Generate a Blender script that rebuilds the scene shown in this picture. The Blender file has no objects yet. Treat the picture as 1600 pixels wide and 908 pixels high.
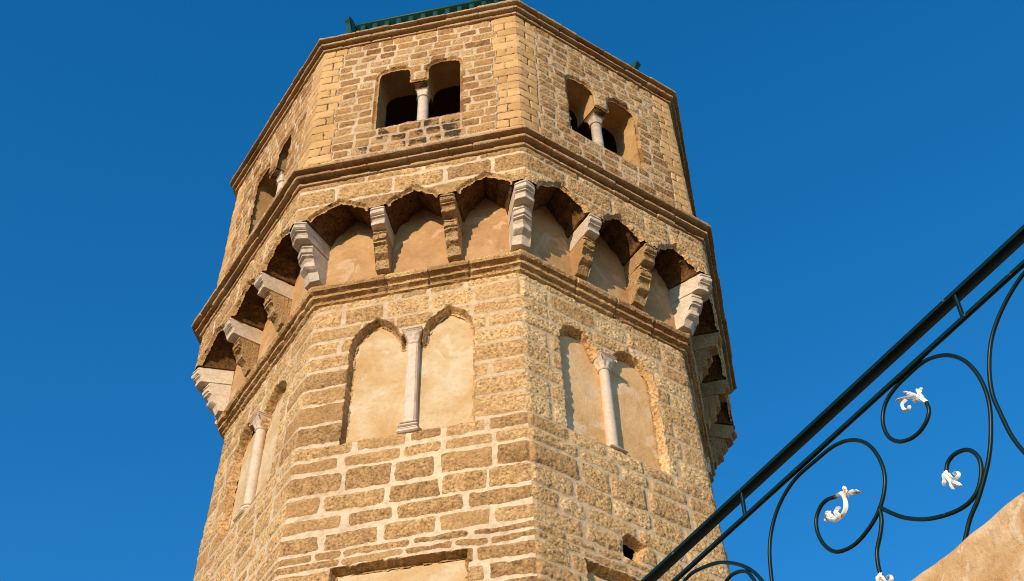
import bpy, bmesh, math, random
import numpy as np
from mathutils import Vector, Matrix

scene = bpy.context.scene
COL = scene.collection
PI = math.pi

# ------------------------------------------------------------------ camera
FPX = 2122.0                                    # focal length in pixels of a 1600 px wide frame
R = ((0.9774619186949044, 0.20945129087088088, -0.02642639312879708),
     (0.1778331332868607, -0.7494440090819222, 0.637737449075273),
     (-0.11376982993349795, 0.6280635588885388, 0.7698003584002581))
CAM = Vector((2.0533375, -8.9299274, 1.6))
cd = bpy.data.cameras.new('camera')
cam = bpy.data.objects.new('camera', cd)
COL.objects.link(cam)
m = Matrix(((R[0][0], R[1][0], -R[2][0], CAM.x), (R[0][1], R[1][1], -R[2][1], CAM.y),
            (R[0][2], R[1][2], -R[2][2], CAM.z), (0, 0, 0, 1)))
cam.matrix_world = m
cd.sensor_width = 36.0
cd.lens = FPX / 1600 * 36.0
cd.clip_start = 0.05
cd.clip_end = 5000
scene.camera = cam

# ------------------------------------------------------------------ light
SUN_AZ, SUN_EL = math.radians(-104.0), math.radians(17.5)
sd = Vector((math.cos(SUN_AZ) * math.cos(SUN_EL), math.sin(SUN_AZ) * math.cos(SUN_EL), math.sin(SUN_EL)))
world = bpy.data.worlds.new('World')
scene.world = world
world.use_nodes = True
wn, wl = world.node_tree.nodes, world.node_tree.links
wn.clear()
sky = wn.new('ShaderNodeTexSky')
sky.sky_type = 'NISHITA'
sky.sun_disc = False
sky.sun_elevation = SUN_EL
sky.sun_rotation = PI / 2 - SUN_AZ
sky.altitude = 0
sky.air_density = 1.0
sky.dust_density = 0.0
sky.ozone_density = 3.0
hs = wn.new('ShaderNodeHueSaturation')           # the deep, polarised blue of the photograph
hs.inputs['Hue'].default_value = 0.5
hs.inputs['Saturation'].default_value = 1.33
hs.inputs['Value'].default_value = 1.74
bg = wn.new('ShaderNodeBackground')
bg.inputs['Strength'].default_value = 0.13
wo = wn.new('ShaderNodeOutputWorld')
wl.new(sky.outputs[0], hs.inputs['Color'])
wl.new(hs.outputs[0], bg.inputs[0])
wl.new(bg.outputs[0], wo.inputs[0])

sl = bpy.data.lights.new('sun', 'SUN')
sl.energy = 4.7
sl.angle = math.radians(0.5)
sl.color = (1.0, 0.80, 0.57)
so = bpy.data.objects.new('sun', sl)
COL.objects.link(so)
so.rotation_euler = (-sd).to_track_quat('-Z', 'Y').to_euler()

vs = scene.view_settings
vs.view_transform = 'Standard'
vs.look = 'None'
vs.gamma = 1.0
vs.exposure = 0.0
vs.use_curve_mapping = False
scene.cycles.filter_width = 1.0

# ------------------------------------------------------------------ noise
def _hash(ix, iy, iz):
    h = (ix.astype(np.int64) * 374761393 + iy.astype(np.int64) * 668265263 + iz.astype(np.int64) * 1274126177) & 0xFFFFFFFF
    h = ((h ^ (h >> 13)) * 1274126177) & 0xFFFFFFFF
    h = ((h ^ (h >> 16)) * 2246822519) & 0xFFFFFFFF
    return ((h ^ (h >> 15)) & 0xFFFFFF).astype(np.float64) / 0xFFFFFF

def noise3(p, freq, seed=0.0):
    """value noise in -1..1 at points p (..., 3)"""
    q = p * freq + seed * 17.31 + 100.0
    i = np.floor(q).astype(np.int64)
    f = q - i
    f = f * f * (3 - 2 * f)
    x, y, z = i[..., 0], i[..., 1], i[..., 2]
    fx, fy, fz = f[..., 0], f[..., 1], f[..., 2]
    r = 0
    for dx in (0, 1):
        for dy in (0, 1):
            for dz in (0, 1):
                w = (fx if dx else 1 - fx) * (fy if dy else 1 - fy) * (fz if dz else 1 - fz)
                r = r + w * _hash(x + dx, y + dy, z + dz)
    return r * 2 - 1

def fbm(p, freq, octs=3, seed=0.0, gain=0.55):
    r, a, t = 0, 1.0, 0
    for k in range(octs):
        r = r + a * noise3(p, freq * 2.03 ** k, seed + k * 3.7)
        t += a
        a *= gain
    return r / t

def sstep(a, b, x):
    t = np.clip((x - a) / (b - a), 0, 1)
    return t * t * (3 - 2 * t)

# ------------------------------------------------------------------ object helpers
def link(o, parent=None):
    COL.objects.link(o)
    if parent is not None:
        o.parent = parent
    return o

def tag(o, label=None, cat=None, group=None, kind=None):
    if label: o['label'] = label
    if cat: o['category'] = cat
    if group: o['group'] = group
    if kind: o['kind'] = kind
    return o

def empty(name, loc=(0, 0, 0)):
    o = bpy.data.objects.new(name, None)
    o.location = loc
    o.empty_display_size = 0.3
    return link(o)

class MB:
    """collects grids and polygons into one mesh with a float colour per point"""
    def __init__(s):
        s.v, s.c, s.q, s.t, s.n = [], [], [], [], 0

    def grid(s, P, C=None, keep=None, closed=False, flip=False):
        P = np.asarray(P, float)
        a, b = P.shape[:2]
        idx = s.n + np.arange(a * b).reshape(a, b)
        s.v.append(P.reshape(-1, 3))
        if C is None:
            C = np.tile(np.array([1, .5, 0, 0.]), (a, b, 1))
        elif np.ndim(C) == 1:
            C = np.tile(np.array(C, float), (a, b, 1))
        s.c.append(np.asarray(C, float).reshape(-1, 4))
        s.n += a * b
        if closed:
            idx = np.concatenate([idx, idx[:, :1]], axis=1)
        q = np.stack([idx[:-1, :-1], idx[:-1, 1:], idx[1:, 1:], idx[1:, :-1]], -1)
        if flip:
            q = q[..., ::-1]
        if keep is not None:
            q = q[keep]
        s.q.append(q.reshape(-1, 4))

    def poly(s, pts, C=(1, .5, 0, 0)):
        """triangle fan"""
        pts = np.asarray(pts, float)
        k = len(pts)
        s.v.append(pts)
        s.c.append(np.tile(np.array(C, float), (k, 1)))
        for i in range(1, k - 1):
            s.t.append((s.n, s.n + i, s.n + i + 1))
        s.n += k

    def box(s, lo, hi, C=None, M=None):
        x0, y0, z0 = lo
        x1, y1, z1 = hi
        c = np.array([[x0, y0, z0], [x1, y0, z0], [x1, y1, z0], [x0, y1, z0], [x0, y0, z1], [x1, y0, z1], [x1, y1, z1], [x0, y1, z1]], float)
        if M is not None:
            c = np.array([M @ Vector(p) for p in c])
        s.v.append(c)
        s.c.append(np.tile(np.array(C if C is not None else (1, .5, 0, 0), float), (8, 1)))
        f = np.array([(0, 3, 2, 1), (4, 5, 6, 7), (0, 1, 5, 4), (1, 2, 6, 5), (2, 3, 7, 6), (3, 0, 4, 7)]) + s.n
        s.q.append(f)
        s.n += 8

    def tube(s, pts, rad, seg=10, C=None, flat=None, caps=True):
        """tube along points; rad scalar or per point; flat = (axis vector, factor) squashes the section"""
        pts = [Vector(p) for p in pts]
        k = len(pts)
        rad = [rad] * k if np.isscalar(rad) else rad
        ring = []
        up = None
        for i, p in enumerate(pts):
            t = (pts[min(i + 1, k - 1)] - pts[max(i - 1, 0)]).normalized()
            if up is None:
                up = Vector((0, 0, 1)) if abs(t.z) < .9 else Vector((1, 0, 0))
            up = (up - t * up.dot(t)).normalized()
            sd_ = t.cross(up)
            row = []
            for j in range(seg):
                a = 2 * PI * j / seg
                d = up * math.cos(a) * rad[i] + sd_ * math.sin(a) * rad[i]
                if flat is not None:
                    ax = Vector(flat[0])
                    d = d - ax * d.dot(ax) * (1 - flat[1])
                row.append(p + d)
            ring.append(row)
        P = np.array([[list(q) for q in row] for row in ring])
        s.grid(P, C, closed=True)
        if caps:
            cc = (1, .5, 0, 0) if C is None else C
            s.poly(P[0], cc)
            s.poly(P[-1][::-1], cc)

    def lathe(s, prof, centre, seg=28, C=None, wob=0.0, M=None):
        cx, cy, cz = centre
        P = np.array([[(r * math.cos(2 * PI * j / seg), r * math.sin(2 * PI * j / seg), z) for j in range(seg)] for r, z in prof], float)
        if wob:
            P[..., :2] *= 1 + wob * fbm(P + np.array(centre), 14, 3)[..., None]
        P = P + np.array([cx, cy, cz])
        s.grid(P, C, closed=True)
        s.poly(P[0][::-1], (1, .5, 0, 0) if C is None else C)
        s.poly(P[-1], (1, .5, 0, 0) if C is None else C)

    def build(s, name, mat, parent=None, smooth=True, sharp=42):
        V = np.concatenate(s.v)
        C = np.concatenate(s.c)
        Q = np.concatenate(s.q) if s.q else np.zeros((0, 4), int)
        T = np.array(s.t, int).reshape(-1, 3)
        if Q.size + T.size and len(V) > 5000:      # drop unused points
            used = np.zeros(len(V), bool)
            used[Q.ravel()] = True
            used[T.ravel()] = True
            mp = np.cumsum(used) - 1
            V, C, Q, T = V[used], C[used], mp[Q], mp[T]
        me = bpy.data.meshes.new(name)
        nl = Q.size + T.size
        me.vertices.add(len(V))
        me.vertices.foreach_set('co', V.astype(np.float32).ravel())
        me.loops.add(nl)
        me.loops.foreach_set('vertex_index', np.concatenate([Q.ravel(), T.ravel()]).astype(np.int32))
        npoly = len(Q) + len(T)
        me.polygons.add(npoly)
        st = np.concatenate([np.arange(len(Q)) * 4, Q.size + np.arange(len(T)) * 3])
        me.polygons.foreach_set('loop_start', st.astype(np.int32))
        me.update(calc_edges=True)
        me.validate()
        at = me.color_attributes.new('mason', 'FLOAT_COLOR', 'POINT')
        at.data.foreach_set('color', C.astype(np.float32).ravel())
        if smooth:
            me.polygons.foreach_set('use_smooth', np.ones(len(me.polygons), bool))
        if smooth:
            me.set_sharp_from_angle(angle=math.radians(sharp))
        me.materials.append(mat)
        o = bpy.data.objects.new(name, me)
        return link(o, parent)

# ------------------------------------------------------------------ materials
def new_mat(name, rough=0.9, spec=0.25):
    mt = bpy.data.materials.new(name)
    mt.use_nodes = True
    b = mt.node_tree.nodes['Principled BSDF']
    b.inputs['Roughness'].default_value = rough
    b.inputs['Specular IOR Level'].default_value = spec
    return mt, mt.node_tree.nodes, mt.node_tree.links, b

def coords(n):
    t = n.new('ShaderNodeNewGeometry')
    return t.outputs['Position']

def nz(n, l, co, scale, detail=4, rough=.55, dist=0):
    t = n.new('ShaderNodeTexNoise')
    t.inputs['Scale'].default_value = scale
    t.inputs['Detail'].default_value = detail
    t.inputs['Roughness'].default_value = rough
    t.inputs['Distortion'].default_value = dist
    l.new(co, t.inputs['Vector'])
    return t.outputs['Fac']

def ramp(n, l, fac, stops, interp='LINEAR'):
    r = n.new('ShaderNodeValToRGB')
    r.color_ramp.interpolation = interp
    e = r.color_ramp.elements
    while len(e) < len(stops):
        e.new(0.5)
    for k, (p, c) in enumerate(stops):
        e[k].position = p
        e[k].color = (*c, 1) if len(c) == 3 else c
    l.new(fac, r.inputs['Fac'])
    return r.outputs['Color']

def mix(n, l, fac, a, b, mode='MIX'):
    mx = n.new('ShaderNodeMix')
    mx.data_type = 'RGBA'
    mx.blend_type = mode
    for val, key in ((fac, 0), (a, 6), (b, 7)):
        if hasattr(val, 'links') or hasattr(val, 'is_linked'):
            l.new(val, mx.inputs[key])
        elif key == 0:
            mx.inputs[0].default_value = val
        else:
            mx.inputs[key].default_value = (*val, 1)
    return mx.outputs[2]

def mathn(n, l, op, a, b):
    t = n.new('ShaderNodeMath')
    t.operation = op
    for i, v in enumerate((a, b)):
        if hasattr(v, 'is_linked'):
            l.new(v, t.inputs[i])
        else:
            t.inputs[i].default_value = v
    return t.outputs[0]

def bump(n, l, b, height, strength, dist, prev=None):
    t = n.new('ShaderNodeBump')
    t.inputs['Strength'].default_value = strength
    t.inputs['Distance'].default_value = dist
    l.new(height, t.inputs['Height'])
    if prev is not None:
        l.new(prev, t.inputs['Normal'])
    l.new(t.outputs['Normal'], b.inputs['Normal'])
    return t.outputs['Normal']

def sep(n, l):
    a = n.new('ShaderNodeVertexColor')
    a.layer_name = 'mason'
    s = n.new('ShaderNodeSeparateColor')
    l.new(a.outputs['Color'], s.inputs[0])
    return s.outputs[0], s.outputs[1], s.outputs[2], a.outputs['Alpha']

def masonry(name, stones, mortar, mortar2, quoin, grain=95, pit=.5):
    """R stone mask, G tint of each stone, B smooth quoin stone, A 0..1 mortar weathering (>1.5: black lichen)"""
    mt, n, l, b = new_mat(name, .93, .15)
    co = coords(n)
    r, g, q, a = sep(n, l)
    mott = nz(n, l, co, 13, 5, .6)
    tint = mathn(n, l, 'ADD', mathn(n, l, 'MULTIPLY', g, .75), mathn(n, l, 'MULTIPLY', mathn(n, l, 'SUBTRACT', mott, .37), .9))
    stone = ramp(n, l, tint, stones)
    fine = nz(n, l, co, grain, 5, .7)
    stone = mix(n, l, 1.0, stone, ramp(n, l, fine, [(.32, (.26, .21, .15)), (.43, (.74, .70, .64)), (.55, (1.08, 1.07, 1.04)), (.70, (1.5, 1.46, 1.38))]), 'MULTIPLY')
    qm = ramp(n, l, nz(n, l, co, 9, 4), [(.3, tuple(c * .86 for c in quoin)), (.7, tuple(min(1, c * 1.1) for c in quoin))])
    qm = mix(n, l, 1.0, qm, ramp(n, l, g, [(0, (.84, .80, .74)), (.5, (1, 1, 1)), (1, (1.1, 1.12, 1.15))]), 'MULTIPLY')
    qm = mix(n, l, 1.0, qm, ramp(n, l, fine, [(.3, (.66, .62, .56)), (.45, (1, 1, 1))]), 'MULTIPLY')
    stone = mix(n, l, q, stone, qm)
    odd = mathn(n, l, 'GREATER_THAN', mathn(n, l, 'FRACT', mathn(n, l, 'MULTIPLY', g, 7.31), 0.0), .72)   # now and then a redder stone
    stone = mix(n, l, mathn(n, l, 'MULTIPLY', odd, mathn(n, l, 'MULTIPLY', mathn(n, l, 'SUBTRACT', 1.0, q), .40)), stone, (.43, .245, .10))
    mw = mathn(n, l, 'MINIMUM', a, 1.0)
    mort = mix(n, l, mw, mortar, mortar2)
    mort = mix(n, l, 1.0, mort, ramp(n, l, nz(n, l, co, 22, 5, .65), [(.3, (.72, .68, .62)), (.55, (1, 1, 1)), (.8, (1.12, 1.1, 1.08))]), 'MULTIPLY')
    mort = mix(n, l, q, mort, (.13, .085, .05))
    edge = nz(n, l, co, 60, 4, .7)
    msk = mathn(n, l, 'ADD', r, mathn(n, l, 'MULTIPLY', mathn(n, l, 'SUBTRACT', edge, .5), .7))
    msk = ramp(n, l, msk, [(.38, (0, 0, 0)), (.62, (1, 1, 1))])
    col = mix(n, l, msk, mort, stone)
    # black lichen patches where A > 1
    li = mathn(n, l, 'SUBTRACT', a, 1.0)
    lin = mathn(n, l, 'MULTIPLY', li, 1.0)
    lm = mathn(n, l, 'ADD', lin, mathn(n, l, 'MULTIPLY', mathn(n, l, 'SUBTRACT', nz(n, l, co, 48, 5, .75), .5), 2.2))
    lmask = ramp(n, l, lm, [(.35, (0, 0, 0)), (.6, (1, 1, 1))])
    col = mix(n, l, mathn(n, l, 'MULTIPLY', lmask, mathn(n, l, 'ADD', .15, mathn(n, l, 'MULTIPLY', msk, .8))), col, (.045, .034, .024))
    # broad weathering
    col = mix(n, l, 1.0, col, ramp(n, l, nz(n, l, co, 1.7, 4, .6), [(.3, (.84, .80, .76)), (.55, (1, 1, 1)), (.75, (1.07, 1.05, 1.0))]), 'MULTIPLY')
    l.new(col, b.inputs['Base Color'])
    # relief: coarse crumbly grain on stones, fine sand on mortar
    vo = n.new('ShaderNodeTexVoronoi')
    vo.inputs['Scale'].default_value = grain * .8
    l.new(co, vo.inputs['Vector'])
    pits = ramp(n, l, vo.outputs['Distance'], [(.0, (0, 0, 0)), (.45, (1, 1, 1))])
    hgt = mix(n, l, .45, fine, pits)
    hgt = mix(n, l, mathn(n, l, 'MULTIPLY', msk, mathn(n, l, 'SUBTRACT', 1.0, mathn(n, l, 'MULTIPLY', q, .85))), mix(n, l, .7, fine, (.5, .5, .5)), hgt)
    bump(n, l, b, hgt, pit, .012)
    return mt

STONE = [(.0, (.22, .115, .045)), (.25, (.36, .210, .092)), (.5, (.47, .285, .128)), (.75, (.60, .385, .180)), (1.0, (.70, .485, .255))]
M_low = masonry('weathered_sandstone', STONE, (.69, .53, .355), (.56, .40, .23), (.56, .375, .19), 46, .8)
BRICK = [(.0, (.20, .098, .038)), (.3, (.37, .195, .074)), (.55, (.48, .27, .108)), (.8, (.55, .345, .165)), (1.0, (.56, .39, .225))]
M_up = masonry('small_brown_brick', BRICK, (.68, .52, .34), (.54, .385, .235), (.62, .375, .16), 80, .8)
M_mould = masonry('moulding_stone', STONE, (.58, .42, .25), (.45, .31, .185), (.56, .375, .19), 70, .8)
TILE = [(.0, (.30, .185, .095)), (.35, (.44, .29, .155)), (.7, (.53, .38, .22)), (.86, (.46, .25, .12)), (1.0, (.40, .15, .06))]
M_corn = masonry('terracotta_cornice', TILE, (.50, .38, .25), (.40, .28, .17), (.5, .35, .2), 90, .5)
M_soff = masonry('rough_soffit_stone', [(.0, (.035, .018, .008)), (.35, (.095, .050, .019)), (.65, (.20, .10, .034)), (1., (.30, .165, .062))], (.2, .12, .06), (.2, .12, .06), (.5, .35, .2), 40, .9)  # soot-dark stone, colour lowered further to deepen the soffits' shade

def plaster(name, stops, scale=2.2, patch=None, patch_lo=.55, stain=None, crack=0.0):
    mt, n, l, b = new_mat(name, .88, .2)
    co = coords(n)
    base = ramp(n, l, nz(n, l, co, scale, 7, .62, .5), stops)
    if patch:
        pm = ramp(n, l, nz(n, l, co, scale * 1.3, 8, .62, 1.2), [(patch_lo, (0, 0, 0)), (patch_lo + .04, (1, 1, 1))])
        base = mix(n, l, mathn(n, l, 'MULTIPLY', pm, .85), base, patch)
    if stain:
        sm = ramp(n, l, nz(n, l, co, scale * 2.4, 7, .7, .8), [(.56, (0, 0, 0)), (.74, (1, 1, 1))])
        base = mix(n, l, mathn(n, l, 'MULTIPLY', sm, .7), base, stain)
    base = mix(n, l, 1.0, base, ramp(n, l, nz(n, l, co, 30, 6, .75), [(.25, (.74, .70, .66)), (.45, (.98, .98, .98)), (.8, (1.08, 1.08, 1.07))]), 'MULTIPLY')
    h = mix(n, l, .35, nz(n, l, co, 9, 6, .65, .8), nz(n, l, co, 60, 4, .6))
    if crack:
        w = n.new('ShaderNodeTexNoise')
        w.inputs['Scale'].default_value = 3.0
        w.inputs['Detail'].default_value = 6
        l.new(co, w.inputs['Vector'])
        wc = mix(n, l, .22, co, w.outputs['Color'])
        vo = n.new('ShaderNodeTexVoronoi')
        vo.feature = 'DISTANCE_TO_EDGE'
        vo.inputs['Scale'].default_value = crack
        l.new(wc, vo.inputs['Vector'])
        cm = ramp(n, l, vo.outputs['Distance'], [(.0, (1, 1, 1)), (.011, (0, 0, 0))])
        cm = mathn(n, l, 'MULTIPLY', cm, ramp(n, l, nz(n, l, co, 1.5, 3), [(.47, (0, 0, 0)), (.56, (1, 1, 1))]))
        base = mix(n, l, mathn(n, l, 'MULTIPLY', cm, .38), base, (.16, .10, .055))
        h = mathn(n, l, 'SUBTRACT', h, mathn(n, l, 'MULTIPLY', cm, .5))
    l.new(base, b.inputs['Base Color'])
    bump(n, l, b, h, .55, .025)
    return mt

M_plaster = plaster('ochre_plaster', [(.28, (.49, .285, .11)), (.46, (.56, .37, .18)), (.58, (.61, .455, .27)), (.72, (.67, .55, .39))], 2.4, (.63, .50, .33), .58, (.54, .32, .14))
M_plaster_patchy = plaster('patched_plaster', [(.25, (.58, .33, .125)), (.5, (.68, .42, .19)), (.75, (.74, .50, .26))], 2.0, (.72, .51, .31), .55, (.55, .32, .14))
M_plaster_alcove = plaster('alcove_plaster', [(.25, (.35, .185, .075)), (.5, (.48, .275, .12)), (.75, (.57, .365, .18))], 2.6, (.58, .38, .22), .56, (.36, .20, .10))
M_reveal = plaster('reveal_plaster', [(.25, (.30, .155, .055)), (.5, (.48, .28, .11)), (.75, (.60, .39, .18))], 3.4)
M_terrace = plaster('terrace_plaster', [(.32, (.40, .205, .08)), (.46, (.52, .30, .13)), (.58, (.58, .37, .185)), (.7, (.66, .47, .28))], 6.0, (.66, .49, .32), .57, (.30, .185, .10), 1.9)

def marble(name, c0, c1, vein):
    mt, n, l, b = new_mat(name, .6, .35)
    co = coords(n)
    base = ramp(n, l, nz(n, l, co, 9, 6, .65, .6), [(.3, c0), (.65, c1)])
    v = ramp(n, l, nz(n, l, co, 6, 7, .7, 2.5), [(.46, (1, 1, 1)), (.5, vein), (.54, (1, 1, 1))])
    base = mix(n, l, .5, base, v, 'MULTIPLY')
    base = mix(n, l, 1.0, base, ramp(n, l, nz(n, l, co, 70, 4, .7), [(.25, (.74, .69, .63)), (.38, (1, 1, 1))]), 'MULTIPLY')
    l.new(base, b.inputs['Base Color'])
    bump(n, l, b, nz(n, l, co, 80, 4, .7), .35, .006)
    return mt

M_marble = marble('weathered_marble', (.55, .42, .295), (.71, .58, .435), (.55, .50, .46))
M_marble_grey = marble('grey_marble', (.44, .34, .245), (.62, .50, .375), (.45, .40, .36))
M_column = marble('column_marble', (.58, .44, .315), (.70, .56, .42), (.66, .60, .55))
M_corbel = masonry('corbel_sandstone', [(.0, (.26, .16, .075)), (.4, (.40, .25, .115)), (.7, (.50, .33, .16)), (1., (.56, .40, .22))], (.5, .36, .2), (.45, .31, .185), (.5, .35, .2), 75, .7)
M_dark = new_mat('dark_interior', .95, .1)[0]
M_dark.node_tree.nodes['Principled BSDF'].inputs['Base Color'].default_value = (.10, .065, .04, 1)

def paint(name, c, rust, amount=.62, rough=.38):
    mt, n, l, b = new_mat(name, rough, .25)
    co = coords(n)
    msk = ramp(n, l, nz(n, l, co, 26, 5, .6), [(amount, (0, 0, 0)), (amount + .04, (1, 1, 1))])
    base = ramp(n, l, nz(n, l, co, 8, 4), [(.3, tuple(k * .8 for k in c)), (.7, tuple(k * 1.2 for k in c))])
    l.new(mix(n, l, msk, base, rust), b.inputs['Base Color'])
    rr_ = mathn(n, l, 'ADD', rough, mathn(n, l, 'MULTIPLY', msk, .35))
    l.new(rr_, b.inputs['Roughness'])
    bump(n, l, b, nz(n, l, co, 30, 3, .5), .12, .001)
    return mt

M_green = paint('dark_green_paint', (.0016, .0155, .0155), (.14, .10, .075), .67, .40)
M_roof = paint('green_glazed_tile', (.004, .058, .053), (.03, .09, .08), .66, .5)
M_leaf = paint('chipped_white_paint', (.78, .76, .72), (.45, .22, .06), .585, .5)

# ------------------------------------------------------------------ tower geometry
DTH = {1: -0.01085027, 2: 0.00953434, 3: 0.00921784, 4: -0.00790187}
DR = {1: 0.00089438, 2: -0.00124163, 3: 0.00283815, 4: -0.00250757}

def vang(v):
    k = (v - 1) % 8 + 1
    return math.radians(-90 + 45 * (v - 2.5)) + DTH.get(k, 0)

def vert(v, r):
    k = (v - 1) % 8 + 1
    a = vang(v)
    r = r * (1 + DR.get(k, 0))
    return np.array([r * math.cos(a), r * math.sin(a)])

def frame(v, r):
    a, b = vert(v, r), vert(v + 1, r)
    u = b - a
    L = np.linalg.norm(u)
    u = u / L
    return a, u, np.array([u[1], -u[0]]), L

def flen(v, r):
    return frame(v, r)[3]

def fpt(v, r, u, z, off=0.0):
    a, ud, n, L = frame(v, r)
    p = a + ud * u + n * off
    return np.array([p[0], p[1], z])

def r_low(z):                                    # the lower storey leans in a little towards its top
    return 2.2451 + 0.02165 * np.clip(10.2168 - z, -.1, 12)

def poly_sd(poly, U, Z):
    """signed distance (negative inside) of points to polygon poly"""
    P = np.asarray(poly, float)
    d = np.full(U.shape, 1e9)
    inside = np.zeros(U.shape, bool)
    for i in range(len(P)):
        a, b = P[i], P[(i + 1) % len(P)]
        e = b - a
        t = np.clip(((U - a[0]) * e[0] + (Z - a[1]) * e[1]) / max(e @ e, 1e-12), 0, 1)
        d = np.minimum(d, np.hypot(U - a[0] - t * e[0], Z - a[1] - t * e[1]))
        c = (a[1] > Z) != (b[1] > Z)
        with np.errstate(divide='ignore', invalid='ignore'):
            xi = a[0] + (Z - a[1]) / (b[1] - a[1]) * e[0]
        inside ^= c & (U < xi)
    return np.where(inside, -d, d)

def resample(poly, step, closed=True):
    P = [np.asarray(p, float) for p in poly]
    if closed:
        P.append(P[0])
    out = []
    for a, b in zip(P[:-1], P[1:]):
        k = max(1, int(round(np.linalg.norm(b - a) / step)))
        out += [a + (b - a) * i / k for i in range(k)]
    if not closed:
        out.append(P[-1])
    return np.array(out)

def courses(z0, z1, lo, hi, rng, fixed=()):
    zs = [z0]
    marks = sorted(f for f in fixed if z0 < f < z1) + [z1]
    for mk in marks:
        while mk - zs[-1] > hi * 1.45:
            zs.append(zs[-1] + rng.uniform(lo, hi))
        if mk - zs[-1] > hi:
            zs.append((mk + zs[-1]) / 2)
        zs.append(mk)
    return np.array(zs)

def stone_layout(zs, L, wlo, whi, v, seed, qlo=.24, qhi=.46):
    rows = []
    for i in range(len(zs) - 1):
        rl = random.Random(f'{seed}-{i}-{(v - 1) % 8}')
        rr_ = random.Random(f'{seed}-{i}-{v % 8}')
        # corner stones: a long side on one face meets a short one on the next
        a = qhi - rl.random() * .1 if rl.random() < .5 else qlo + rl.random() * .08
        x = rr_.random() < .5
        rr_b = rr_.random()
        bq = (qlo + rr_b * .08) if x else (qhi - rr_b * .1)
        rg = random.Random(f'{seed}-{i}-{v}-mid')
        e = [0, a]
        while L - bq - e[-1] > whi * 1.5:
            e.append(e[-1] + rg.uniform(wlo, whi))
        rest = L - bq - e[-1]
        if rest > whi:
            e += [e[-1] + rest * rg.uniform(.42, .58)]
        if rest > wlo * .5:
            e += [L - bq]
        else:
            e[-1] = L - bq
        e.append(L)
        rows.append(np.array(e))
    return rows

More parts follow.
